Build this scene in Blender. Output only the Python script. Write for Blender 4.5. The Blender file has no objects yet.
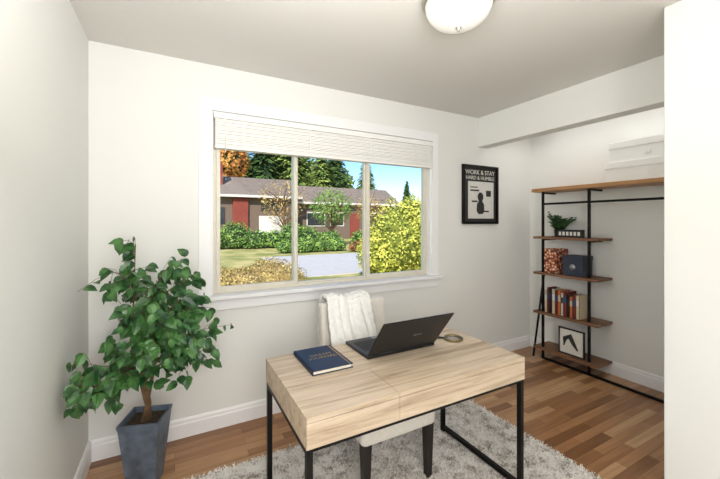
import bpy, math, random
from mathutils import Vector, Matrix, Euler
random.seed(7)
S = bpy.context.scene
S.view_settings.view_transform = 'Standard'
S.view_settings.look = 'None'
COL = S.collection

# ------------------------------------------------------------------ materials
def new_mat(name):
    m = bpy.data.materials.new(name); m.use_nodes = True
    nt = m.node_tree; b = nt.nodes['Principled BSDF']
    return m, nt, b
def lin(c):
    return tuple(((v/255.0)/12.92 if v/255.0 <= .04045 else ((v/255.0+.055)/1.055)**2.4) for v in c)+(1,)
def N(nt, t, **k):
    n = nt.nodes.new(t)
    for a, v in k.items(): setattr(n, a, v)
    return n
def plain(name, c, rough=.5, metal=0, var=.04, scale=20, bump=0, bscale=200, spec=.5, sheen=0):
    m, nt, b = new_mat(name)
    c1 = lin(c)
    tc = N(nt, 'ShaderNodeTexCoord'); no = N(nt, 'ShaderNodeTexNoise')
    no.inputs['Scale'].default_value = scale; no.inputs['Detail'].default_value = 4
    nt.links.new(tc.outputs['Object'], no.inputs['Vector'])
    r = N(nt, 'ShaderNodeValToRGB')
    r.color_ramp.elements[0].position = .3; r.color_ramp.elements[1].position = .7
    r.color_ramp.elements[0].color = tuple(v*(1-var) for v in c1[:3])+(1,)
    r.color_ramp.elements[1].color = tuple(min(1, v*(1+var)) for v in c1[:3])+(1,)
    nt.links.new(no.outputs['Fac'], r.inputs['Fac']); nt.links.new(r.outputs['Color'], b.inputs['Base Color'])
    b.inputs['Roughness'].default_value = rough; b.inputs['Metallic'].default_value = metal
    b.inputs['Specular IOR Level'].default_value = spec
    if sheen: b.inputs['Sheen Weight'].default_value = sheen
    if bump:
        n2 = N(nt, 'ShaderNodeTexNoise'); n2.inputs['Scale'].default_value = bscale
        nt.links.new(tc.outputs['Object'], n2.inputs['Vector'])
        bp = N(nt, 'ShaderNodeBump'); bp.inputs['Strength'].default_value = bump; bp.inputs['Distance'].default_value = .002
        nt.links.new(n2.outputs['Fac'], bp.inputs['Height']); nt.links.new(bp.outputs['Normal'], b.inputs['Normal'])
    return m
def wood(name, ca, cb, cc, axis='X', rough=.5, sc=1.0):
    m, nt, b = new_mat(name)
    tc = N(nt, 'ShaderNodeTexCoord'); mp = N(nt, 'ShaderNodeMapping')
    s = {'X': (1.6, 26, 26), 'Y': (26, 1.6, 26), 'Z': (26, 26, 1.6)}[axis]
    mp.inputs['Scale'].default_value = tuple(v*sc for v in s)
    nt.links.new(tc.outputs['Object'], mp.inputs['Vector'])
    no = N(nt, 'ShaderNodeTexNoise'); no.inputs['Scale'].default_value = 1; no.inputs['Detail'].default_value = 8
    no.inputs['Roughness'].default_value = .65; no.inputs['Distortion'].default_value = .9
    nt.links.new(mp.outputs['Vector'], no.inputs['Vector'])
    r = N(nt, 'ShaderNodeValToRGB'); e = r.color_ramp.elements
    e[0].position = .32; e[0].color = lin(ca); e[1].position = .68; e[1].color = lin(cc)
    x = e.new(.48); x.color = lin(cb)
    nt.links.new(no.outputs['Fac'], r.inputs['Fac']); nt.links.new(r.outputs['Color'], b.inputs['Base Color'])
    b.inputs['Roughness'].default_value = rough
    bp = N(nt, 'ShaderNodeBump'); bp.inputs['Strength'].default_value = .15; bp.inputs['Distance'].default_value = .001
    nt.links.new(no.outputs['Fac'], bp.inputs['Height']); nt.links.new(bp.outputs['Normal'], b.inputs['Normal'])
    return m
def floor_mat():
    m, nt, b = new_mat('oak_strip_floor')
    tc = N(nt, 'ShaderNodeTexCoord')
    br = N(nt, 'ShaderNodeTexBrick'); br.offset = .37; br.offset_frequency = 2; br.squash = 1
    br.inputs['Scale'].default_value = 1; br.inputs['Brick Width'].default_value = .62
    br.inputs['Row Height'].default_value = .062; br.inputs['Mortar Size'].default_value = .0009
    br.inputs['Mortar Smooth'].default_value = .2; br.inputs['Bias'].default_value = 0
    br.inputs['Color1'].default_value = (0, 0, 0, 1); br.inputs['Color2'].default_value = (1, 1, 1, 1)
    br.inputs['Mortar'].default_value = (0, 0, 0, 1)
    nt.links.new(tc.outputs['Object'], br.inputs['Vector'])
    r = N(nt, 'ShaderNodeValToRGB'); e = r.color_ramp.elements
    e[0].position = 0; e[0].color = lin((136, 94, 60)); e[1].position = 1; e[1].color = lin((210, 170, 126))
    x = e.new(.5); x.color = lin((178, 130, 88))
    nt.links.new(br.outputs['Color'], r.inputs['Fac'])
    mp = N(nt, 'ShaderNodeMapping'); mp.inputs['Scale'].default_value = (2.2, 38, 1)
    nt.links.new(tc.outputs['Object'], mp.inputs['Vector'])
    no = N(nt, 'ShaderNodeTexNoise'); no.inputs['Scale'].default_value = 1; no.inputs['Detail'].default_value = 8
    no.inputs['Distortion'].default_value = .5
    nt.links.new(mp.outputs['Vector'], no.inputs['Vector'])
    r2 = N(nt, 'ShaderNodeValToRGB'); r2.color_ramp.elements[0].position = .3; r2.color_ramp.elements[1].position = .7
    r2.color_ramp.elements[0].color = (.68, .63, .58, 1); r2.color_ramp.elements[1].color = (1.0, 1.0, 1.0, 1)
    nt.links.new(no.outputs['Fac'], r2.inputs['Fac'])
    mx = N(nt, 'ShaderNodeMix', data_type='RGBA', blend_type='MULTIPLY'); mx.inputs[0].default_value = 1
    nt.links.new(r.outputs['Color'], mx.inputs[6]); nt.links.new(r2.outputs['Color'], mx.inputs[7])
    m2 = N(nt, 'ShaderNodeMix', data_type='RGBA'); m2.inputs[7].default_value = lin((86, 54, 32))
    nt.links.new(br.outputs['Fac'], m2.inputs[0]); nt.links.new(mx.outputs[2], m2.inputs[6])
    nt.links.new(m2.outputs[2], b.inputs['Base Color'])
    b.inputs['Roughness'].default_value = .3
    return m
def leaf_mat(name, ca, cb, rough=.5, scale=6, trans=0.0):
    m, nt, b = new_mat(name)
    tc = N(nt, 'ShaderNodeTexCoord'); no = N(nt, 'ShaderNodeTexNoise')
    no.inputs['Scale'].default_value = scale; no.inputs['Detail'].default_value = 5
    nt.links.new(tc.outputs['Object'], no.inputs['Vector'])
    r = N(nt, 'ShaderNodeValToRGB'); r.color_ramp.elements[0].position = .38; r.color_ramp.elements[1].position = .62
    r.color_ramp.elements[0].color = lin(ca); r.color_ramp.elements[1].color = lin(cb)
    nt.links.new(no.outputs['Fac'], r.inputs['Fac']); nt.links.new(r.outputs['Color'], b.inputs['Base Color'])
    b.inputs['Roughness'].default_value = rough
    return m

M_wall = plain('wall_paint', (237, 237, 233), .85, var=.006, scale=2, bump=.12, bscale=160)
M_ceil = plain('ceiling_paint', (224, 222, 216), .9, var=.008, scale=2, bump=.2, bscale=120)
M_trim = plain('white_trim_paint', (247, 247, 247), .45, var=.005)
M_floor = floor_mat()
M_vinyl = plain('almond_vinyl', (226, 220, 204), .4, var=.01)
M_blind = plain('blind_white', (247, 246, 242), .55, var=.01)
M_blk = plain('black_metal', (22, 21, 20), .45, .6, var=.1)
M_desk = wood('desk_oak', (164, 142, 118), (200, 180, 155), (218, 201, 179), 'X', .55)
M_shelf = wood('shelf_pine', (150, 104, 62), (178, 130, 84), (200, 156, 108), 'Y', .5)
M_shelfd = wood('shelf_walnut', (92, 60, 40), (122, 84, 56), (146, 104, 72), 'Y', .5)
M_uph = plain('chair_linen', (216, 211, 202), .95, var=.05, scale=60, bump=.4, bscale=500, sheen=.3)
M_legd = plain('chair_leg_espresso', (30, 24, 21), .4, var=.1)
M_throw = plain('throw_fleece', (244, 243, 240), .98, var=.05, scale=40, bump=1.0, bscale=140, sheen=.2)
M_lapt = plain('laptop_shell', (30, 32, 36), .35, .3, var=.05)
M_key = plain('laptop_keys', (14, 14, 15), .5)
M_grey = plain('silver_mark', (150, 152, 155), .35, .5)
M_navy = plain('navy_cover', (28, 44, 72), .55, var=.08, bump=.2, bscale=500)
M_gold = plain('gold_foil', (196, 158, 84), .3, .9)
M_brass = plain('aged_brass', (132, 120, 84), .35, .7)
M_page = plain('page_paper', (232, 226, 208), .8)
M_nickel = plain('brushed_nickel', (186, 182, 174), .35, .9)
M_pot = plain('pot_zinc', (98, 111, 127), .5, .3, var=.35, scale=16, bump=.3, bscale=60)
M_soil = plain('pot_moss', (62, 50, 36), .95, var=.4, scale=60, bump=1, bscale=120)
M_bark = plain('bark', (112, 86, 60), .85, var=.25, scale=40, bump=.6, bscale=120)
M_leaf = leaf_mat('ficus_leaf', (26, 68, 32), (80, 128, 66), .34, 14)
M_leaf2 = leaf_mat('fern_leaf', (30, 66, 34), (70, 112, 60), .5, 30)
M_cream = plain('print_cream', (220, 217, 208), .8)
M_print = plain('print_charcoal', (44, 43, 42), .7)
M_pgrey = plain('print_grey', (216, 214, 208), .8)
M_red = plain('book_red', (120, 44, 36), .6); M_org = plain('book_orange', (190, 104, 54), .6)
M_dblue = plain('box_slate', (44, 52, 68), .6)
M_blue = plain('book_blue', (48, 82, 124), .6)
M_tan = plain('book_tan', (204, 188, 158), .7); M_bblk = plain('book_black', (30, 30, 32), .6)
M_white = plain('box_white', (244, 243, 240), .7, var=.01)

def pattern_mat():
    m, nt, b = new_mat('patterned_paper')
    tc = N(nt, 'ShaderNodeTexCoord'); v = N(nt, 'ShaderNodeTexVoronoi'); v.inputs['Scale'].default_value = 38
    nt.links.new(tc.outputs['Object'], v.inputs['Vector'])
    r = N(nt, 'ShaderNodeValToRGB'); r.color_ramp.interpolation = 'CONSTANT'; e = r.color_ramp.elements
    e[0].position = 0; e[0].color = lin((232, 214, 186)); e[1].position = .62; e[1].color = lin((96, 52, 44))
    x = e.new(.34); x.color = lin((180, 98, 62))
    ml = N(nt, 'ShaderNodeMath', operation='MULTIPLY'); ml.inputs[1].default_value = 1.0
    nt.links.new(v.outputs['Distance'], ml.inputs[0]); nt.links.new(ml.outputs[0], r.inputs['Fac'])
    nt.links.new(r.outputs['Color'], b.inputs['Base Color']); b.inputs['Roughness'].default_value = .7
    return m
M_terra = pattern_mat()
def rugmat():
    m, nt, b = new_mat('shag_rug')
    tc = N(nt, 'ShaderNodeTexCoord')
    n1 = N(nt, 'ShaderNodeTexNoise'); n1.inputs['Scale'].default_value = 70; n1.inputs['Detail'].default_value = 2
    n2 = N(nt, 'ShaderNodeTexNoise'); n2.inputs['Scale'].default_value = 16; n2.inputs['Detail'].default_value = 3
    nt.links.new(tc.outputs['Object'], n1.inputs['Vector']); nt.links.new(tc.outputs['Object'], n2.inputs['Vector'])
    a = N(nt, 'ShaderNodeMath', operation='ADD'); nt.links.new(n1.outputs['Fac'], a.inputs[0]); nt.links.new(n2.outputs['Fac'], a.inputs[1])
    r = N(nt, 'ShaderNodeValToRGB'); e = r.color_ramp.elements
    h = N(nt, 'ShaderNodeMath', operation='MULTIPLY'); h.inputs[1].default_value = .5
    nt.links.new(a.outputs[0], h.inputs[0]); nt.links.new(h.outputs[0], r.inputs['Fac'])
    e[0].position = .38; e[0].color = lin((152, 144, 134)); e[1].position = .55; e[1].color = lin((246, 242, 236))
    x = e.new(.46); x.color = lin((218, 211, 202))
    nt.links.new(r.outputs['Color'], b.inputs['Base Color']); b.inputs['Roughness'].default_value = .95
    return m
M_rug = rugmat()

def glass_mat(name, mixf=.06):
    m = bpy.data.materials.new(name); m.use_nodes = True; nt = m.node_tree
    nt.nodes.remove(nt.nodes['Principled BSDF'])
    t = N(nt, 'ShaderNodeBsdfTransparent'); g = N(nt, 'ShaderNodeBsdfGlossy'); g.inputs['Roughness'].default_value = .02
    mx = N(nt, 'ShaderNodeMixShader'); mx.inputs[0].default_value = mixf
    nt.links.new(t.outputs[0], mx.inputs[1]); nt.links.new(g.outputs[0], mx.inputs[2])
    nt.links.new(mx.outputs[0], nt.nodes['Material Output'].inputs[0]); return m
M_glass = glass_mat('window_glass', .005)
M_lens = glass_mat('lens_glass', .25)
M_dome, _nt, _b = new_mat('frosted_dome')
_b.inputs['Base Color'].default_value = (.86, .84, .79, 1); _b.inputs['Roughness'].default_value = .3
_b.inputs['Emission Color'].default_value = (1, .95, .87, 1); _b.inputs['Emission Strength'].default_value = .2

# ------------------------------------------------------------------ geometry helpers
def obj_from(name, verts, faces, mats, fmi=None, smooth=False):
    me = bpy.data.meshes.new(name); me.from_pydata([tuple(v) for v in verts], [], faces); me.update()
    if not isinstance(mats, (list, tuple)): mats = [mats]
    for m in mats: me.materials.append(m)
    if fmi: me.polygons.foreach_set('material_index', fmi)
    if smooth: me.polygons.foreach_set('use_smooth', [True]*len(me.polygons))
    o = bpy.data.objects.new(name, me); COL.objects.link(o); return o
BF = [(0, 3, 2, 1), (4, 5, 6, 7), (0, 1, 5, 4), (1, 2, 6, 5), (2, 3, 7, 6), (3, 0, 4, 7)]
def bv(a, b):
    return [(a[0], a[1], a[2]), (b[0], a[1], a[2]), (b[0], b[1], a[2]), (a[0], b[1], a[2]),
            (a[0], a[1], b[2]), (b[0], a[1], b[2]), (b[0], b[1], b[2]), (a[0], b[1], b[2])]
def box(name, a, b, mat, bevel=0, seg=2):
    o = obj_from(name, bv(a, b), BF, mat)
    if bevel:
        md = o.modifiers.new('b', 'BEVEL'); md.width = bevel; md.segments = seg; md.limit_method = 'ANGLE'
    return o
def boxes(name, lst, mat, bevel=0):
    V = []; F = []; mi = []; mats = mat if isinstance(mat, (list, tuple)) else [mat]
    for it in lst:
        k = len(V); V += bv(it[0], it[1]); F += [tuple(i+k for i in f) for f in BF]
        mi += [it[2] if len(it) > 2 else 0]*6
    o = obj_from(name, V, F, mats, mi)
    if bevel:
        md = o.modifiers.new('b', 'BEVEL'); md.width = bevel; md.segments = 2; md.limit_method = 'ANGLE'
    return o
def tube_data(pts, rad, n=8):
    V = []; F = []; pts = [Vector(p) for p in pts]
    for i, p in enumerate(pts):
        d = (pts[min(i+1, len(pts)-1)]-pts[max(i-1, 0)]).normalized()
        u = d.cross(Vector((0, 0, 1)) if abs(d.z) < .95 else Vector((1, 0, 0))).normalized(); v = d.cross(u)
        r = rad[i] if isinstance(rad, (list, tuple)) else rad
        for k in range(n):
            a = 2*math.pi*k/n; V.append(p+u*math.cos(a)*r+v*math.sin(a)*r)
    for i in range(len(pts)-1):
        for k in range(n):
            F.append((i*n+k, i*n+(k+1) % n, (i+1)*n+(k+1) % n, (i+1)*n+k))
    F.append(tuple(range(n-1, -1, -1))); F.append(tuple((len(pts)-1)*n+k for k in range(n)))
    return V, F
def tube(name, pts, rad, mat, n=10):
    V, F = tube_data(pts, rad, n); return obj_from(name, V, F, mat, smooth=True)
def lathe(name, prof, c, mat, n=40):
    V = []; F = []
    for r, z in prof:
        for k in range(n):
            a = 2*math.pi*k/n; V.append((c[0]+r*math.cos(a), c[1]+r*math.sin(a), c[2]+z))
    for i in range(len(prof)-1):
        for k in range(n): F.append((i*n+k, i*n+(k+1) % n, (i+1)*n+(k+1) % n, (i+1)*n+k))
    F.append(tuple(range(n-1, -1, -1))); F.append(tuple((len(prof)-1)*n+k for k in range(n)))
    return obj_from(name, V, F, mat, smooth=True)
def group(name, loc, parts):
    e = bpy.data.objects.new(name, None); COL.objects.link(e); e.location = loc; e.empty_display_size = .1
    for p in parts:
        p.parent = e; p.matrix_parent_inverse = Matrix.Translation(-Vector(loc))
    return e
def text(name, s, size, loc, rot, mat, ext=.0004):
    c = bpy.data.curves.new(name, 'FONT'); c.body = s; c.size = size; c.extrude = ext
    c.align_x = 'CENTER'; c.align_y = 'CENTER'; c.materials.append(mat)
    o = bpy.data.objects.new(name, c); COL.objects.link(o); o.location = loc; o.rotation_euler = rot; return o

# ------------------------------------------------------------------ room
XL, YB, H = -.44, 2.50, 2.44
XR, XC, YK = 2.705, 3.517, .78    # closet opening plane, closet rear wall, near block
wx0, wx1, wz0, wz1 = .215, 2.10, .895, 2.135
box('floor', (XL-.1, -1.1, -.08), (XC+.1, YB+.14, 0), M_floor)
box('ceiling', (XL-.1, -1.1, H), (XC+.1, YB+.14, H+.08), M_ceil)
box('wall_left', (XL-.1, -1.1, 0), (XL, YB+.14, H), M_wall)
boxes('wall_back', [((XL, YB, 0), (wx0, YB+.14, H)), ((wx1, YB, 0), (XC, YB+.14, H)),
                    ((wx0, YB, 0), (wx1, YB+.14, wz0-.026)), ((wx0, YB, wz1+.004), (wx1, YB+.14, H))], M_wall)
box('wall_closet', (XC, YK, 0), (XC+.1, YB+.14, H), M_wall)
box('wall_right', (2.112, -1.0, 0), (XC+.1, YK, H), M_wall, .006)
box('wall_rear', (XL, -1.1, 0), (2.112, -1.0, H), M_wall)
box('wall_header', (XR, YK, 2.145), (XR+.13, YB, H), M_wall, .004)

def baseb(name, a, b, nrm):
    a = Vector(a+(0,)); b = Vector(b+(0,)); n = Vector(nrm+(0,))
    prof = [(0, 0), (.016, 0), (.016, .085), (.012, .095), (.012, .108), (.006, .12), (0, .12)]
    V = []; F = []
    for p in (a, b):
        for d, z in prof: V.append(p+n*d+Vector((0, 0, z)))
    k = len(prof)
    for i in range(k): F.append((i, (i+1) % k, k+(i+1) % k, k+i))
    F += [tuple(range(k)), tuple(range(2*k-1, k-1, -1))]
    return obj_from(name, V, F, M_trim)
baseb('baseboard_left', (XL, -1.0), (XL, YB), (1, 0))
baseb('baseboard_back', (XL+.016, YB), (XC-.016, YB), (0, -1))
baseb('baseboard_closet', (XC, YK), (XC, YB), (-1, 0))
baseb('baseboard_right', (2.112, -1.0), (2.112, YK), (-1, 0))

# window casing + stool + apron
cw = .078; y0 = YB-.018
trim = boxes('trim_window', [((wx0-cw, y0, wz0), (wx0, YB, wz1+cw)), ((wx1, y0, wz0), (wx1+cw-.01, YB, wz1+cw)),
    ((wx0, y0, wz1), (wx1, YB, wz1+cw)),
    ((wx0-cw-.03, YB-.055, wz0-.025), (wx1+cw+.02, YB, wz0)), ((wx0+.0005, YB, wz0-.025), (wx1-.0005, YB+.139, wz0)),
    ((wx0-cw, y0, wz0-.10), (wx1+cw-.01, YB, wz0-.026)),
    ((wx0, YB, wz0), (wx0+.012, YB+.139, wz1)), ((wx1-.012, YB, wz0), (wx1, YB+.139, wz1)),
    ((wx0+.012, YB, wz1-.012), (wx1-.012, YB+.139, wz1))], M_trim, .002)
# window unit
fx0, fx1, fz0, fz1 = wx0+.0125, wx1-.0125, wz0+.001, wz1-.013
m1, m2 = .81, 1.445
fy0, fy1 = YB+.045, YB+.10
fr = [((fx0, fy0, fz0), (fx0+.022, fy1, fz1)), ((fx1-.022, fy0, fz0), (fx1, fy1, fz1)),
      ((fx0+.022, fy0, fz0), (fx1-.022, fy1, fz0+.022)), ((fx0+.022, fy0, fz1-.03), (fx1-.022, fy1, fz1)),
      ((m1-.014, fy0, fz0+.022), (m1+.014, fy1, fz1-.03)), ((m2-.014, fy0, fz0+.022), (m2+.014, fy1, fz1-.03))]
frame = boxes('frame', fr, M_vinyl, .003)
sl = []
for a, b, dy in ((fx0+.022, m1+.014, .004), (m1+.014, m2-.014, .03), (m2-.010, fx1-.022, .004)):
    ya, yb = fy0+dy-.012, fy0+dy+.018; w = .026 if dy < .01 else .012
    sl += [((a, ya, fz0+.021), (a+w, yb, fz1-.03)), ((b-w, ya, fz0+.021), (b, yb, fz1-.03)),
           ((a+w, ya, fz0+.021), (b-w, yb, fz0+.021+w)), ((a+w, ya, fz1-.03-w), (b-w, yb, fz1-.03))]
sash = boxes('sash', sl, M_vinyl, .002)
pane = obj_from('pane', [(fx0, fy0+.02, fz0+.02), (fx1, fy0+.02, fz0+.02), (fx1, fy0+.02, fz1-.03), (fx0, fy0+.02, fz1-.03)], [(0, 1, 2, 3)], M_glass)
latch = boxes('latch', [((m1-.006, fy0-.022, 1.40), (m1+.010, fy0-.008, 1.46)), ((m2-.006, fy0-.022, 1.36), (m2+.010, fy0-.008, 1.42))], M_vinyl, .003)
group('window_1', (1.15, YB+.07, wz0), [frame, sash, pane, latch])
# blind, raised
bl = [((wx0+.014, YB-.034, wz1-.052), (wx1-.014, YB+.035, wz1-.014))]
z = wz1-.054
while z > 1.905:
    j = random.uniform(-.004, .004)
    bl.append(((wx0+.022, YB-.028+j, z-.0105), (wx1-.022, YB+.028+j, z-.0006))); z -= .0112
bl.append(((wx0+.02, YB-.03, 1.883), (wx1-.02, YB+.03, 1.902)))
b1 = boxes('slats', bl, M_blind, .0022)
b2 = boxes('ladder_cords', [((x-.004, YB-.036, 1.885), (x+.004, YB-.034, wz1-.05)) for x in (.42, .9, 1.42, 1.9)], M_blind)
b3 = tube('wand', [(.30, YB-.042, wz1-.05), (.30, YB-.042, 1.86)], .003, M_blind)
group('window_blind', (1.15, YB, 1.885), [b1, b2, b3])

# ------------------------------------------------------------------ ceiling light
lc = (1.165, 1.195, H)
l1 = lathe('canopy', [(.0, 0), (.160, 0), (.168, -.012), (.168, -.028), (.158, -.036), (.10, -.036)], lc, M_nickel)
l2 = lathe('glass_dome', [(.153, -.034), (.150, -.058), (.138, -.086), (.114, -.112), (.080, -.131), (.040, -.142), (.010, -.144)], lc, M_dome)
l3 = lathe('finial', [(.012, -.142), (.014, -.148), (.007, -.153), (.008, -.158), (.003, -.164)], lc, M_nickel, 16)
group('ceiling_light', lc, [l1, l2, l3])

# ------------------------------------------------------------------ rug
rx0, rx1, ry0, ry1 = .02, 2.0, -.3, 2.04
base = box('rug_backing', (rx0, ry0, 0.0005), (rx1, ry1, .012), M_rug, .004)
V = []; F = []
for k in range(90000):
    x = random.uniform(rx0-.004, rx1+.004); y = random.uniform(.75, ry1+.004)
    a = random.uniform(0, 6.283); l = random.uniform(.012, .036); z = random.uniform(.010, .026)
    w = random.uniform(.0014, .003); ca, sa = math.cos(a), math.sin(a)
    i = len(V)
    V += [(x-sa*w, y+ca*w, .008), (x+sa*w, y-ca*w, .008), (x+ca*l*.5+sa*w, y+sa*l*.5-ca*w, z), (x+ca*l*.5-sa*w, y+sa*l*.5+ca*w, z), (x+ca*l, y+sa*l, z*.9)]
    F += [(i, i+1, i+2, i+3), (i+3, i+2, i+4)]
pile = obj_from('rug_pile', V, F, M_rug)
group('shag_rug', (1, 1, 0), [base, pile])

# ------------------------------------------------------------------ desk
dx0, dx1, dy0, dy1, dh = .405, 1.57, 1.145, 1.753, .70
g = .0012
ys = 1.40; xa, xb = .80, 1.175
top = boxes('top_panels', [((dx0, ys+g, dh-.018), (dx1, dy1, dh)), ((dx0, dy0, dh-.018), (xa-g, ys-g, dh)),
                           ((xa+g, dy0, dh-.018), (xb-g, ys-g, dh)), ((xb+g, dy0, dh-.018), (dx1, ys-g, dh))], M_desk, .001)
body = boxes('body', [((dx0, dy0+.018, dh-.112), (dx0+.02, dy1, dh-.0185)), ((dx1-.02, dy0+.018, dh-.112), (dx1, dy1, dh-.0185)),
                      ((dx0+.02, dy1-.02, dh-.112), (dx1-.02, dy1, dh-.0185)), ((dx0+.02, dy0+.02, dh-.112), (dx1-.02, dy1-.02, dh-.10))], M_desk, .001)
fronts = boxes('drawer_fronts', [((dx0, dy0, dh-.112), (xa-.002, dy0+.0175, dh-.0200)), ((xa+.0, dy0, dh-.112), (dx1, dy0+.0175, dh-.0200))], M_desk, .0008)
q = .024; zt = dh-.112
lg = []
for x in (dx0+.002, dx1-q-.002):
    for y in (dy0+.004, dy1-q-.004): lg.append(((x, y, .013), (x+q, y+q, zt)))
    lg.append(((x, dy0+.004+q, .03), (x+q, dy1-q-.004, .03+q)))
    lg.append(((x, dy0+.004+q, zt-q), (x+q, dy1-q-.004, zt)))
for y in (dy0+.004, dy1-q-.004): lg.append(((dx0+.002+q, y, zt-.014), (dx1-q-.002, y+q, zt)))
legs = boxes('metal_frame', lg, M_blk, .0015)
group('writing_desk', (1, 1.45, 0.013), [top, body, fronts, legs])

# ------------------------------------------------------------------ laptop
lx0, lx1 = .845, 1.275
p1 = box('laptop_base', (lx0, 1.49, dh+.001), (lx1, 1.745, dh+.018), M_lapt, .004)
keys = []
for r in range(6):
    for c in range(15):
        x = lx0+.025+c*.0255; y = 1.56+r*.024
        keys.append(((x, y, dh+.018), (x+.021, y+.019, dh+.0195)))
p2 = boxes('keys', keys, M_key)
p2b = box('touchpad', (1.0, 1.705, dh+.018), (1.11, 1.74, dh+.0184), M_grey)
a = math.radians(38)
lid = box('lid', (lx0, -.004, 0), (lx1, .004, .25), M_lapt, .003)
scr = box('display', (lx0+.008, .0042, .012), (lx1-.008, .0048, .240), M_key)
for o in (lid, scr):
    o.location = (0, 1.493, dh+.02); o.rotation_euler = (a, 0, 0)
mk = text('lid_mark', 'laptop', .022, (0, 0, 0), (0, 0, 0), M_grey)
mk.matrix_world = Matrix.Translation((0, 1.493, dh+.02)) @ Matrix.Rotation(a, 4, 'X') @ Matrix.Translation((1.10, -.0048, .12)) @ Matrix.Rotation(math.pi/2, 4, 'X')
hinge = tube('hinge', [(lx0+.06, 1.493, dh+.018), (lx1-.06, 1.493, dh+.018)], .006, M_lapt)
group('laptop', (1.06, 1.6, dh), [p1, p2, p2b, lid, scr, mk, hinge])

# ------------------------------------------------------------------ notebook
n1 = box('pages', (.545, 1.452, dh+.004), (.737, 1.722, dh+.018), M_page, .001)
n2 = boxes('cover', [((.54, 1.447, dh+.001), (.743, 1.727, dh+.004)), ((.54, 1.447, dh+.018), (.743, 1.727, dh+.021)), ((.54, 1.447, dh+.001), (.544, 1.727, dh+.021))], M_navy, .001)
n3 = text('cover_text', 'DREAM\nJOURNAL', .034, (.645, 1.60, dh+.0214), (0, 0, 0), M_gold, .0002)
n4 = box('ribbon', (.725, 1.45, dh+.0212), (.731, 1.725, dh+.0222), M_gold)
nb = group('notebook', (.64, 1.587, dh), [n1, n2, n3, n4])

# ------------------------------------------------------------------ magnifying glass
mc = Vector((1.435, 1.515, dh+.0085))
R = .050
ringpts = [mc+Vector((R*math.cos(t*math.pi/16), R*math.sin(t*math.pi/16), 0)) for t in range(33)]
g1 = tube('rim', ringpts, .007, M_brass, 8)
g2 = lathe('lens', [(.0, -.002), (.044, -.001), (.044, .001), (.0, .004)], mc, M_lens, 32)
hd = Vector((-.80, .6, 0))
g3 = tube('handle', [mc+hd*.054, mc+hd*.08, mc+hd*.13, mc+hd*.145], [.004, .007, .0075, .005], M_bblk)
group('magnifying_glass', mc, [g1, g2, g3])

# ------------------------------------------------------------------ chair
cx0, cx1, cy0, cy1 = .785, 1.24, 1.43, 1.97
seat = box('seat', (cx0, cy0, .30), (cx1, cy1-.05, .47), M_uph, .03, 4)
V = []; F = []; nx, nz = 12, 14; th = .075
def backpt(u, v, side):
    x = cx0+(cx1-cx0)*(u)
    z = .42+.465*v
    y = cy1-.055+.06*v-.02*(2*u-1)**2
    if side: y += th*(1-.25*v)
    return (x, y, z)
for s in (0, 1):
    for j in range(nz+1):
        for i in range(nx+1): V.append(backpt(i/nx, j/nz, s))
o2 = (nx+1)*(nz+1)
for j in range(nz):
    for i in range(nx):
        k = j*(nx+1)+i
        F.append((k, k+1, k+nx+2, k+nx+1)); F.append((o2+k, o2+k+nx+1, o2+k+nx+2, o2+k+1))
for i in range(nx):
    F.append((i, o2+i, o2+i+1, i+1)); k = nz*(nx+1)+i; F.append((k, k+1, o2+k+1, o2+k))
for j in range(nz):
    k = j*(nx+1); F.append((k, k+nx+1, o2+k+nx+1, o2+k)); k += nx; F.append((k, o2+k, o2+k+nx+1, k+nx+1))
bk = obj_from('back', V, F, M_uph, smooth=True)
md = bk.modifiers.new('b', 'BEVEL'); md.width = .018; md.segments = 4; md.limit_method = 'ANGLE'; md.angle_limit = math.radians(50)
cl = []
for x, y in ((cx0+.035, cy0+.035), (cx1-.035, cy0+.035), (cx0+.035, cy1-.02), (cx1-.035, cy1-.02)):
    V = []
    for zz, h in ((.013, .015), (.31, .023)):
        V += [(x-h, y-h, zz), (x+h, y-h, zz), (x+h, y+h, zz), (x-h, y+h, zz)]
    cl.append(obj_from('leg', V, BF, M_legd))
# throw blanket
V = []; F = []; NU, NV = 70, 110
tx0, tx1 = .82, 1.115
dz = -.036
path = [(cy1-.085, .62), (cy1-.075, .70), (cy1-.055, .80), (cy1-.035, .88), (cy1-.022, .925), (cy1+.0, .948), (cy1+.035, .952), (cy1+.07, .940), (cy1+.088, .90), (cy1+.09, .80), (cy1+.085, .70), (cy1+.08, .6)]
for j in range(NV+1):
    t = j/NV*(len(path)-1); i0 = min(int(t), len(path)-2); f = t-i0
    y = path[i0][0]*(1-f)+path[i0+1][0]*f; z = path[i0][1]*(1-f)+path[i0+1][1]*f+dz
    hang = min(1, abs(z-dz-.95)/.3)
    for i in range(NU+1):
        u = i/NU
        x = tx0+(tx1-tx0)*u + .012*math.sin(j*.11+1)*hang+.02*hang*(u-.4)
        fold = (.018*math.sin(u*11+j*.02)+.008*math.sin(u*27+j*.05))*(.3+hang)
        sg = -1 if j < NV/2 else 1
        V.append((x+.002*math.sin(j*.9+i)+random.uniform(-.0015, .0015), y+sg*(abs(fold)+.004)+random.uniform(-.003, .003), z+(.008*math.sin(u*9)+.003*math.sin(u*37))*(1 if hang < .4 else 1.4)+.006+random.uniform(-.002, .002)))
for j in range(NV):
    for i in range(NU):
        k = j*(NU+1)+i; F.append((k, k+1, k+NU+2, k+NU+1))
thr = obj_from('throw_blanket', V, F, M_throw, smooth=True)
md = thr.modifiers.new('s', 'SOLIDIFY'); md.thickness = .014; md.offset = 0
group('upholstered_chair', (1.03, 1.7, .013), [seat, bk]+cl)

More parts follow.
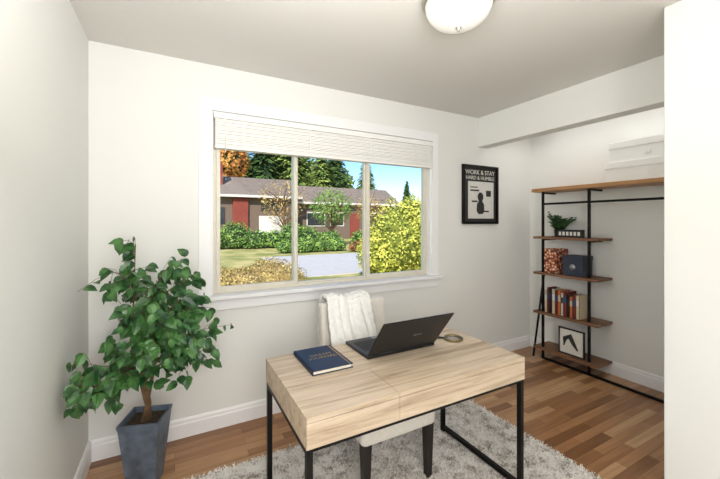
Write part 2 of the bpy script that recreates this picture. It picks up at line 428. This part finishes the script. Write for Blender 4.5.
# ------------------------------------------------------------------ leaves
def add_leaf(V, F, p, d, n, L, W):
    p = Vector(p); d = Vector(d).normalized(); n = Vector(n); s = d.cross(n)
    if s.length < 1e-3: s = d.cross(Vector((1, 0, 0)))
    s.normalize(); n = s.cross(d).normalized(); k = len(V)
    dr = -.12*L
    V += [p, p+d*L*.26+s*W*.52+n*W*.12, p+d*L*.3, p+d*L*.26-s*W*.52+n*W*.12,
          p+d*L*.62+s*W*.38+n*(W*.10+dr*.4), p+d*L*.65+n*dr*.4, p+d*L*.62-s*W*.38+n*(W*.10+dr*.4), p+d*L+n*dr*1.6,
          p+d*L*.06+s*W*.34+n*W*.08, p+d*L*.06-s*W*.34+n*W*.08]
    F += [(k, k+2, k+1, k+8), (k, k+9, k+3, k+2), (k+1, k+2, k+5, k+4), (k+2, k+3, k+6, k+5), (k+4, k+5, k+7), (k+5, k+6, k+7)]

# ------------------------------------------------------------------ potted ficus
pc = Vector((-.135, 2.15, 0))
def frust(z0, z1, h0, h1, c, rot=0):
    V = []
    for zz, h in ((z0, h0), (z1, h1)):
        for sx, sy in ((-1, -1), (1, -1), (1, 1), (-1, 1)):
            x, y = sx*h, sy*h
            V.append((c[0]+x*math.cos(rot)-y*math.sin(rot), c[1]+x*math.sin(rot)+y*math.cos(rot), zz))
    return V
rt = math.radians(-18)
V = frust(.0, .36, .062, .096, pc, rt)+frust(.32, .359, .082, .088, pc, rt)
F = [(0, 3, 2, 1), (0, 1, 5, 4), (1, 2, 6, 5), (2, 3, 7, 6), (3, 0, 4, 7),
     (4, 5, 13, 12), (5, 6, 14, 13), (6, 7, 15, 14), (7, 4, 12, 15), (12, 13, 9, 8), (13, 14, 10, 9), (14, 15, 11, 10), (15, 12, 8, 11)]
pot = obj_from('pot', V, F, M_pot)
rim = obj_from('pot_rim', frust(.342, .362, .0965, .099, pc, rt)+frust(.342, .362, .084, .087, pc, rt),
   [(0, 1, 5, 4), (1, 2, 6, 5), (2, 3, 7, 6), (3, 0, 4, 7), (4, 5, 13, 12), (5, 6, 14, 13), (6, 7, 15, 14), (7, 4, 12, 15), (0, 8, 9, 1), (1, 9, 10, 2), (2, 10, 11, 3), (3, 11, 8, 0)], M_pot)
soil = obj_from('soil', frust(.30, .337, .075, .084, pc, rt), BF, M_soil)
V = []; F = []
def addt(pts, rad, n=6):
    v, f = tube_data(pts, rad, n); k = len(V); V.extend(v); F.extend([tuple(i+k for i in q) for q in f])
t0 = pc+Vector((.0, 0, .32)); trunk = [t0, t0+Vector((.012, 0, .1)), t0+Vector((-.005, -.01, .22)), t0+Vector((.01, 0, .36)), t0+Vector((-.01, .0, .55)), t0+Vector((-.02, 0, .75))]
addt(trunk, [.016, .014, .013, .010, .007, .004], 9)
trunk2 = [t0+Vector((.02, .01, 0)), t0+Vector((.008, .012, .12)), t0+Vector((.03, 0, .25)), t0+Vector((.05, -.01, .4)), t0+Vector((.08, 0, .6))]
addt(trunk2, [.011, .010, .009, .007, .004], 8)
trunk3 = [t0+Vector((-.02, -.01, 0)), t0+Vector((.004, -.014, .1)), t0+Vector((-.03, 0, .25)), t0+Vector((-.06, -.02, .42))]
addt(trunk3, [.010, .009, .007, .004], 8)
clus = [(-.375, 1.87, .64), (-.36, 1.96, .70), (-.315, 2.04, .558), (-.28, 2.08, .755), (-.31, 2.15, 1.144), (-.238, 2.06, 1.12),
 (-.18, 2.14, 1.27), (-.19, 1.975, .95), (-.22, 1.99, .66), (-.24, 2.03, .59), (-.107, 1.99, .82), (-.07, 2.2, .90), (-.046, 2.125, 1.12),
 (-.0, 2.0, .74), (.03, 1.906, .854), (.05, 2.117, 1.06), (.05, 2.06, .70), (.09, 2.02, .915), (.08, 1.914, .78), (.12, 2.11, .76),
 (-.10, 2.05, 1.0), (0.02, 2.08, .95), (-.13, 2.2, 1.05), (-.02, 2.1, .80), (.06, 2.0, .98), (-.15, 2.1, .88), (.11, 2.05, .66),
 (-.16, 1.98, .77), (-.06, 1.95, .90), (-.12, 1.98, .92), (.02, 2.0, .80), (-.36, 1.93, .60)]
LV = []; LF = []
def ok(p): return p.x > XL+.02 and p.y < YB-.08
for ci, c in enumerate(clus):
    c = Vector(c)
    tk = random.choice([trunk, trunk, trunk2, trunk3])
    zz = max(.56, min(.95, c.z-.15)); best = min((p for p in tk[1:]), key=lambda p: abs(p.z-zz))
    mid = (best+c)/2+Vector((0, 0, .07)); pts = []
    for i in range(9):
        t = i/8; pts.append(best*(1-t)**2+mid*2*t*(1-t)+c*t*t)
    addt(pts, [.005-.0035*i/8 for i in range(9)], 5)
    nl = 6 if ci in (4, 5, 6) else 10
    for k in range(nl):
        if k < 2:
            t = random.uniform(.3, .8); tw = pts[int(t*8)].copy()
        else:
            tw = c+Vector((random.gauss(0, .05), random.gauss(0, .05), random.gauss(0, .055)))
        if not ok(tw): continue
        src = pts[random.choice([5, 6, 7, 8])]
        addt([src, (src+tw)/2+Vector((0, 0, .012)), tw], .0011, 3)
        for q in range(3):
            f = [.5, .8, 1.0][q]; p = src.lerp(tw, f)
            out = (p-Vector((pc.x, pc.y, p.z))); out.z = 0
            d = out.normalized()*.45+Vector((random.gauss(0, .55), random.gauss(0, .55), random.uniform(-1.3, .1)))
            L = random.uniform(.048, .076)
            if not ok(p+d.normalized()*L): continue
            add_leaf(LV, LF, p, d, Vector((random.gauss(0, .4), random.gauss(0, .4)-.7, .8)), L, L*random.uniform(.60, .74))
stems = obj_from('stems', V, F, M_bark, smooth=True)
leaves = obj_from('foliage', LV, LF, M_leaf)
group('potted_ficus', pc, [pot, rim, soil, stems, leaves])

# ------------------------------------------------------------------ wall art
ax0, ax1, az0, az1 = 2.475, 2.975, 1.368, 1.957
yb = YB-.002
a1 = boxes('frame', [((ax0, yb-.025, az0), (ax0+.026, yb, az1)), ((ax1-.026, yb-.025, az0), (ax1, yb, az1)),
                     ((ax0+.026, yb-.025, az0), (ax1-.026, yb, az0+.026)), ((ax0+.026, yb-.025, az1-.026), (ax1-.026, yb, az1))], M_blk, .002)
a2 = box('print', (ax0+.02, yb-.008, az0+.02), (ax1-.02, yb-.001, az1-.02), M_print)
rx = (math.pi/2, 0, 0); am = (ax0+ax1)/2
a3 = text('title_top', 'WORK & STAY', .062, (am, yb-.0085, az1-.072), rx, M_cream, .001)
a4 = text('title_bottom', 'HARD & HUMBLE', .052, (am, yb-.0085, az1-.127), rx, M_cream, .001)
a5 = box('panel', (am-.17, yb-.0095, az0+.055), (am+.19, yb-.008, az1-.162), M_pgrey)
a6 = lathe('figure', [(0, 0), (.03, 0), (.055, .03), (.05, .1), (.025, .13), (.04, .16), (.04, .19), (.02, .215), (0, .22)], (am, 0, az0+.10), M_print, 24)
for v in a6.data.vertices: v.co.y = yb-.0105+v.co.y*.01
a7 = boxes('figure_detail', [((am+.03, yb-.0105, az0+.12), (am+.12, yb-.0095, az0+.135)), ((am-.12, yb-.0105, az0+.22), (am-.04, yb-.0095, az0+.235)), ((am+.08, yb-.0105, az0+.28), (am+.15, yb-.0095, az0+.34)), ((am-.14, yb-.0105, az0+.33), (am-.02, yb-.0095, az0+.345)), ((am-.14, yb-.0105, az0+.365), (am-.04, yb-.0095, az0+.375))], M_print)
group('framed_poster', (am, yb, az0), [a1, a2, a3, a4, a5, a6, a7])

# ------------------------------------------------------------------ closet shelving
sx0, sx1, sy0, sy1 = 3.25, 3.505, 1.665, 2.275
px = 3.30; py0, py1 = 1.757, 2.20
szs = [.10, .46, .858, 1.218]
parts = [boxes('shelves', [((sx0, sy0, zz), (sx1, sy1, zz+.022)) for zz in szs], M_shelfd, .002),
         box('upper_shelf', (3.20, YK+.002, 1.69), (3.505, 2.26, 1.722), M_shelf, .003)]
q = .010
pole = [((px-q, y-q, .0), (px+q, y+q, 1.69)) for y in (py0, py1)]
pole += [((px-q, YK+.002, 1.56), (px+q, py1-q, 1.58)), ((px-q, YK+.002, .0), (px+q, py1-q, .02))]
for zz in szs+[1.69]: pole += [((px+q, y-q*.8, zz-.016), (3.505, y+q*.8, zz)) for y in (py0, py1)]
parts.append(boxes('steel_frame', pole, M_blk, .001))
parts.append(tube('slanted_leg', [(3.27, 2.17, .86), (3.27, 2.285, .005)], .010, M_blk))
group('closet_shelving', (3.35, 1.95, 0), parts)

def carton(name, y0_, y1_, x0_, x1_, z0_, h):
    a = box('body', (x0_, y0_, z0_), (x1_, y1_, z0_+h*.8), M_white, .003)
    b = box('lid', (x0_-.008, y0_-.008, z0_+h*.66), (x1_+.002, y1_+.008, z0_+h), M_white, .004)
    c = box('label_holder', (x0_-.0105, (y0_+y1_)/2-.02, z0_+h*.28), (x0_-.001, (y0_+y1_)/2+.02, z0_+h*.42), M_white)
    group(name, (x0_, y0_, z0_), [a, b, c])
carton('storage_box', 1.02, 1.585, 3.235, 3.49, 1.7225, .165)
carton('storage_box', 1.03, 1.565, 3.245, 3.49, 1.888, .165)

# top: plant + letter block
z = szs[3]+.0225
fc = (3.40, 2.09)
pp = lathe('pot', [(.035, 0), (.045, .01), (.05, .07), (.044, .07), (.04, .055), (0, .055)], (fc[0], fc[1], z), M_bblk, 24)
V = []; F = []
for k in range(26):
    a = k*2.4; up = random.uniform(.9, 2.4); d = Vector((math.cos(a), math.sin(a), up)).normalized()
    L = random.uniform(.17, .28); p = Vector((fc[0], fc[1], z+.05))
    for j in range(1, 8):
        f = j/7; c = p+d*L*f+Vector((0, 0, -.06*f*f)); sd = Vector((-math.sin(a), math.cos(a), 0))
        if c.x > 3.465 or (c.x < 3.345 and c.y > 2.14): continue
        for sg in (1, -1): add_leaf(V, F, c, sd*sg+d*.6, Vector((-.5, -.3, .8)), .048*(1.2-f*.6), .024)
fl = obj_from('fronds', V, F, M_leaf2)
group('potted_fern', (fc[0], fc[1], z), [pp, fl])
s1 = box('block', (3.27, 1.80, z), (3.31, 2.03, z+.075), M_bblk, .002)
s2 = boxes('letters', [((3.268, 1.82+i*.035, z+.02), (3.2701, 1.842+i*.035, z+.055)) for i in range(6)], M_cream)
group('letter_sign', (3.29, 1.92, z), [s1, s2])
z = szs[2]+.0225
boxes('patterned_book_box', [((3.28, 2.04, z), (3.46, 2.175, z+.005)), ((3.28, 2.04, z), (3.283, 2.175, z+.24)), ((3.28, 2.04, z), (3.46, 2.043, z+.24)), ((3.28, 2.172, z), (3.46, 2.175, z+.24)), ((3.457, 2.04, z), (3.46, 2.175, z+.24)), ((3.30, 2.055, z+.005), (3.44, 2.16, z+.23))], M_terra)
d1 = box('case', (3.27, 1.80, z), (3.44, 1.98, z+.16), M_dblue, .004)
d2 = tube('disc', [(3.2685, 1.89, z+.085), (3.271, 1.89, z+.085)], .028, M_grey, 24)
d3 = box('lid', (3.267, 1.797, z+.15), (3.443, 1.983, z+.19), M_dblue, .003)
group('slate_storage_case', (3.36, 1.9, z), [d1, d2, d3])
z = szs[1]+.0225; bl = []; y = 2.175; mats = [M_org, M_red, M_bblk, M_tan, M_blue, M_dblue, M_cream]
hs = [.22, .25, .245, .24, .235, .24, .22, .235, .21, .2, .22]; k = 0
while y > 1.84:
    w = random.uniform(.02, .034); h = hs[k % 11]; dd = random.uniform(.13, .16)
    mi = [3, 1, 2, 3, 1, 0, 6, 1, 2, 0, 1][k % 11]
    bl += [((3.29, y-w, z), (3.29+dd, y-w+.003, z+h), mi), ((3.29, y-.003, z), (3.29+dd, y, z+h), mi), ((3.29, y-w, z), (3.293, y, z+h), mi),
           ((3.293, y-w+.003, z+.004), (3.29+dd-.004, y-.003, z+h-.005), 6), ((3.2885, y-w+.004, z+h*.55), (3.29, y-.004, z+h*.8), (mi+3) % 7)]
    y -= w+.0015; k += 1
boxes('row_of_books', bl, mats)
z = szs[0]+.0225
f1 = boxes('frame', [((3.30, 1.80, z), (3.315, 2.04, z+.012)), ((3.30, 1.80, z+.238), (3.315, 2.04, z+.25)), ((3.30, 1.80, z), (3.315, 1.812, z+.25)), ((3.30, 2.028, z), (3.315, 2.04, z+.25))], M_bblk)
f2 = boxes('picture', [((3.306, 1.812, z+.012), (3.314, 2.028, z+.238), 0)], [M_cream])
f2b = tube('drawing', [(3.305, 1.86, z+.06), (3.305, 1.90, z+.12), (3.305, 1.93, z+.18), (3.305, 1.98, z+.15), (3.305, 1.99, z+.08)], [.006, .018, .026, .02, .006], M_print)
f3 = tube('stand', [(3.315, 1.95, z+.17), (3.38, 1.95, z+.004)], .004, M_bblk, 6)
group('picture_frame', (3.3, 1.95, z), [f1, f2, f2b, f3])

# ------------------------------------------------------------------ exterior
GZ = -.6
M_grass = leaf_mat('lawn', (126, 132, 64), (188, 174, 112), .95, .9)
M_conc = plain('driveway_concrete', (186, 183, 180), .9, var=.06, scale=3)
M_road = plain('asphalt', (140, 138, 138), .9, var=.06, scale=5)
M_roof = plain('roof_shingle', (116, 104, 94), .95, var=.25, scale=3)
M_brick = plain('house_brick', (122, 56, 44), .9, var=.25, scale=8)
M_siding = plain('house_siding', (104, 88, 76), .9, var=.12)
M_garage = plain('garage_white', (206, 200, 190), .8)
M_dark = plain('house_window_dark', (40, 44, 50), .2)
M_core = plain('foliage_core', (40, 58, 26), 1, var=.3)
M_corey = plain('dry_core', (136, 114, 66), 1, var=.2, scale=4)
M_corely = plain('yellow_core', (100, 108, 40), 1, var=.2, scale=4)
M_green = leaf_mat('shrub_green', (56, 98, 36), (136, 166, 72), .7, 3)
M_yel = leaf_mat('shrub_yellow', (128, 140, 44), (206, 202, 90), .7, 3)
M_dry = leaf_mat('dry_gold', (122, 104, 54), (206, 180, 112), .8, 2)
M_orl = leaf_mat('autumn_leaf', (164, 98, 38), (216, 160, 76), .7, 1)
M_con = leaf_mat('conifer', (34, 66, 30), (92, 124, 58), .8, .8)
M_con2 = leaf_mat('light_conifer', (84, 112, 46), (150, 168, 78), .8, .8)
M_redl = leaf_mat('shrub_red', (130, 60, 40), (170, 116, 60), .7, 3)
box('exterior_lawn', (-60, YB+.6, GZ-.2), (110, 120, GZ), M_grass)
box('driveway', (4.2, 11.8, GZ), (26, 19.5, GZ+.02), M_conc)
box('street_road', (26.1, 8, GZ), (60, 32, GZ+.02), M_road)

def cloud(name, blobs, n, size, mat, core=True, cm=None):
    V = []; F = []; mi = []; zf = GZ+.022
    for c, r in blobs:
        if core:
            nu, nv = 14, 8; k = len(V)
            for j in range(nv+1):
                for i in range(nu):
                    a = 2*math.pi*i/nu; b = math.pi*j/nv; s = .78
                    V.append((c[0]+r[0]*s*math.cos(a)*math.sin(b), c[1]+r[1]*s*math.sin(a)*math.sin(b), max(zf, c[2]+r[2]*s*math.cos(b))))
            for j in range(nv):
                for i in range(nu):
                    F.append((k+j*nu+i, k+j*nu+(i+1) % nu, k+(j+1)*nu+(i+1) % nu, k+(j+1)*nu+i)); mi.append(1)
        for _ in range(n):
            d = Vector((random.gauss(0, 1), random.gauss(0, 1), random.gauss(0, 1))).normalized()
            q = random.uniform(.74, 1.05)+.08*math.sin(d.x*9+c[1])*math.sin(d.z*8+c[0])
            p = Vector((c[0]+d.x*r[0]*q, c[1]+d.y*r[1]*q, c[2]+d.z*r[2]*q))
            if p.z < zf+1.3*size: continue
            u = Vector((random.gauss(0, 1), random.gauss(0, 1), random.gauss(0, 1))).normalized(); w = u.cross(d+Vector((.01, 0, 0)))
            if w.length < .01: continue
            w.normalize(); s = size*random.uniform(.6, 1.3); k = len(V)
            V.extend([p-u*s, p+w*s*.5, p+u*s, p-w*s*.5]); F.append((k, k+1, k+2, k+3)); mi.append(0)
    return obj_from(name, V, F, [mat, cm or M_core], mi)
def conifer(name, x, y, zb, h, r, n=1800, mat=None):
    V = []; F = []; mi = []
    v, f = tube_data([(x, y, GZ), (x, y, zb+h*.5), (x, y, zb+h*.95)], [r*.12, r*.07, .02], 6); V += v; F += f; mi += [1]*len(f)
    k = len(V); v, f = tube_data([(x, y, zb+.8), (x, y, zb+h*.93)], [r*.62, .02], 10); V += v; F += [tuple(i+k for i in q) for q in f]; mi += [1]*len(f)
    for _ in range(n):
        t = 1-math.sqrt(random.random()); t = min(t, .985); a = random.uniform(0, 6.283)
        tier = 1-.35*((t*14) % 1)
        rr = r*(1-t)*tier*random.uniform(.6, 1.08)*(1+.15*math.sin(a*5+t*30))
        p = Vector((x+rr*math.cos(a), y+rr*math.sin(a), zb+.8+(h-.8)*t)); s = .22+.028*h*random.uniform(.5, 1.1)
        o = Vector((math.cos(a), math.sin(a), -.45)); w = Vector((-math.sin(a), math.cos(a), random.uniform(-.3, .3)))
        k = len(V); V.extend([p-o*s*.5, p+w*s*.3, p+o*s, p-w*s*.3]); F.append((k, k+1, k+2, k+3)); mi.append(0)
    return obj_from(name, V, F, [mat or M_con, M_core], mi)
# one long split-level neighbouring house
hx0, hx1, hy0, hy1 = 2.2, 24.5, 35.0, 42.5
hp = [boxes('body', [((hx0, hy0, GZ), (11.4, hy1, 3.9)), ((11.4, hy0+1.5, GZ), (hx1, hy1, 3.5))], M_siding)]
def gable(x0, x1, ya, yb_, zw, zr, o=.7):
    ym = (ya+yb_)/2
    V = [(x0-o, ya-o, zw-.15), (x1+o, ya-o, zw-.15), (x1+o, yb_+o, zw-.15), (x0-o, yb_+o, zw-.15), (x0-o, ym, zr), (x1+o, ym, zr),
         (x0-o, ya-o, zw+.1), (x1+o, ya-o, zw+.1), (x1+o, yb_+o, zw+.1), (x0-o, yb_+o, zw+.1)]
    F = [(0, 3, 2, 1), (0, 1, 7, 6), (1, 2, 8, 7), (2, 3, 9, 8), (3, 0, 6, 9), (6, 7, 5, 4), (7, 8, 5), (8, 9, 4, 5), (9, 6, 4)]
    return obj_from('roof', V, F, M_roof)
hp += [gable(hx0, 11.0, hy0, hy1, 3.9, 6.2), gable(12.4, hx1, hy0+1.5, hy1, 3.5, 5.7)]
hp.append(box('brick_entry', (4.9, hy0-.3, GZ), (6.3, hy0, 3.7), M_brick))
hp.append(box('chimney', (3.3, 36.5, 3.9), (4.2, 37.4, 7.4), M_brick))
hp.append(boxes('garage_door', [((7.4, hy0-.06, GZ), (10.2, hy0-.01, 2.0))], M_garage))
hp.append(boxes('red_door', [((18.3, hy0+1.4, GZ), (19.5, hy0+1.49, 2.4))], M_brick))
hp.append(boxes('windows', [((13.0, hy0+1.42, 1.0), (15.0, hy0+1.49, 2.4)), ((15.8, hy0+1.42, 1.0), (17.4, hy0+1.49, 2.4)), ((20.4, hy0+1.42, 1.0), (22.6, hy0+1.49, 2.4)), ((7.6, hy0-.06, 2.5), (10.0, hy0-.01, 3.3)), ((2.6, hy0-.06, 1.2), (4.2, hy0-.01, 2.8))], M_dark))
hp.append(boxes('window_trims', [((12.9, hy0+1.44, .9), (15.1, hy0+1.485, 2.5)), ((15.7, hy0+1.44, .9), (17.5, hy0+1.485, 2.5)), ((20.3, hy0+1.44, .9), (22.7, hy0+1.485, 2.5)), ((hx0-.7, hy0-.74, 3.78), (11.7, hy0-.70, 4.0)), ((11.7, hy0+.76, 3.38), (hx1+.7, hy0+.80, 3.6))], M_garage))
group('neighbor_house', (13, 38, GZ), hp)
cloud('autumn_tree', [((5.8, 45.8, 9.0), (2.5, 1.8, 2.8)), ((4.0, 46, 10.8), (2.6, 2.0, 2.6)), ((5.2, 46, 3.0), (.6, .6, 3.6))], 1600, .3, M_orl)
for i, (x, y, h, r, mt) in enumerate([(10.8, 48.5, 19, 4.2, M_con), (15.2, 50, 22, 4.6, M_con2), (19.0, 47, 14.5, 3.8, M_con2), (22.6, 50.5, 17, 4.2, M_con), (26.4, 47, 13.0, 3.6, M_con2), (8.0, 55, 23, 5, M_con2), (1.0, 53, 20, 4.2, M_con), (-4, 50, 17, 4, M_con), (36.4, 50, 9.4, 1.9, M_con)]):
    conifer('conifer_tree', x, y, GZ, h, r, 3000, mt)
cloud('forest_edge', [((2+i*3.9, 66-i*.3, 8.0+1.5*math.sin(i*1.7)), (3.8, 2.3, 8.55-.4*i+.8*math.sin(i*2.3))) for i in range(8)], 2000, .42, M_con2)
cloud('distant_tree_line', [((42+i*5, 58-i*2.2, 1.4), (4, 3, 3.8+.8*math.sin(i*2))) for i in range(6)], 1200, .35, M_con2)
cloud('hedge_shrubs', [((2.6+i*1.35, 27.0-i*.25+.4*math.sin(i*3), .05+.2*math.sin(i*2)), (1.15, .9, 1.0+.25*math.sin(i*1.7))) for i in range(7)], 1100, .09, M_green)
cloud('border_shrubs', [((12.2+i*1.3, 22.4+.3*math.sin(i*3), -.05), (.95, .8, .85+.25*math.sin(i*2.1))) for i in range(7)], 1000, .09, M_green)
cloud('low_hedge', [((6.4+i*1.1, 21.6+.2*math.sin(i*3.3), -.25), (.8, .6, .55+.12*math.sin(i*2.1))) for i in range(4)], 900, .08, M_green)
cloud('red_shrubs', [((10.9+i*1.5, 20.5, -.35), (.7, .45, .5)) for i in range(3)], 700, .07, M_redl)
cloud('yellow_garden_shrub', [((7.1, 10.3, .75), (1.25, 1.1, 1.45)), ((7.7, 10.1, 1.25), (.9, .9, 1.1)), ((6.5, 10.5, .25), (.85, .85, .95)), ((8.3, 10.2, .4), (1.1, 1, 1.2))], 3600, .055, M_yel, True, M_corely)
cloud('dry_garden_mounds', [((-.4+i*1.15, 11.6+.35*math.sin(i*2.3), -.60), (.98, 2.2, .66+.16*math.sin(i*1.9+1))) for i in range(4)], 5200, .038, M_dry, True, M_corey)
def small_tree(name, x, y, zt, r, mat, n=900):
    V = []; F = []
    v, f = tube_data([(x, y, GZ+.01), (x, y, GZ+.4), (x+.1, y, zt-1.2*r), (x, y, zt)], [.14, .13, .1, .04], 6); V += v; F += f
    for k in range(40):
        a = random.uniform(0, 6.28); z0_ = random.uniform(zt-1.2*r, zt)
        e = Vector((x+math.cos(a)*r*random.uniform(.6, 1), y+math.sin(a)*r, z0_+random.uniform(.3, 1.1)*r))
        kk = len(V); v, f = tube_data([(x, y, z0_), e.lerp(Vector((x, y, z0_)), .5)+Vector((0, 0, .15)), e], [.05, .03, .01], 4); V += v; F += [tuple(i+kk for i in q) for q in f]
    t = obj_from('trunk', V, F, M_bark)
    c = cloud('crown', [((x, y, zt), (r, r, r*.85))], n, .09, mat, core=False)
    group(name, (x, y, GZ), [t, c])
small_tree('garden_tree', 8.9, 31.5, 3.4, 2.3, M_dry, 900)
small_tree('garden_tree', 11.6, 26.6, 2.6, 1.8, M_green, 2400)
small_tree('garden_tree', 16.6, 29, 2.6, 1.6, M_dry, 700)

# ------------------------------------------------------------------ lights
w = bpy.data.worlds.new('sky'); S.world = w; w.use_nodes = True; nt = w.node_tree
sk = N(nt, 'ShaderNodeTexSky', sky_type='NISHITA'); sk.sun_disc = False; sk.sun_elevation = math.radians(38); sk.sun_rotation = math.radians(200)
sk.ozone_density = 2.5; sk.air_density = 1.0; sk.dust_density = .3
hs_ = N(nt, 'ShaderNodeHueSaturation'); hs_.inputs['Saturation'].default_value = 1.25
nt.links.new(sk.outputs[0], hs_.inputs['Color']); nt.links.new(hs_.outputs[0], nt.nodes['Background'].inputs[0]); nt.nodes['Background'].inputs[1].default_value = .22
sd = bpy.data.lights.new('sun', 'SUN'); sd.energy = 7.2; sd.angle = .01; sd.color = (1, .95, .87)
so = bpy.data.objects.new('sun', sd); COL.objects.link(so); so.rotation_euler = Euler((math.radians(52), 0, math.radians(-35))); so.location = (0, -5, 8)
def area(name, loc, tgt, sx, sy, e, col=(1, 1, 1)):
    l = bpy.data.lights.new(name, 'AREA'); l.shape = 'RECTANGLE'; l.size = sx; l.size_y = sy; l.energy = e; l.color = col
    o = bpy.data.objects.new(name, l); COL.objects.link(o); o.location = loc
    o.rotation_euler = (Vector(tgt)-Vector(loc)).to_track_quat('-Z', 'Y').to_euler(); return o
area('fill_rear', (.1, -.92, 1.5), (.75, 2.5, 1.2), .9, 1.6, 43, (1, .99, .98))  # added fill light behind the camera, stands in for a flash
area('bounce_up', (.35, .45, 1.9), (.5, .8, 2.6), .9, .7, 22, (1, .985, .97))  # added fill light thrown at the ceiling to even out the room
area('closet_fill', (3.17, 1.6, 2.42), (3.17, 1.6, 0), .4, 1.3, 3.6, (1, .985, .965))  # unseen fill light added behind the header to brighten the closet

# ------------------------------------------------------------------ camera
cd = bpy.data.cameras.new('camera'); cam = bpy.data.objects.new('camera', cd); COL.objects.link(cam)
cd.sensor_width = 36; cd.lens = 17.2; cd.shift_y = -17.5/720; cd.clip_start = .05; cd.clip_end = 300
cam.location = (0, 0, 1.388); cam.rotation_euler = (math.radians(90), 0, math.radians(-28.3))
S.camera = cam
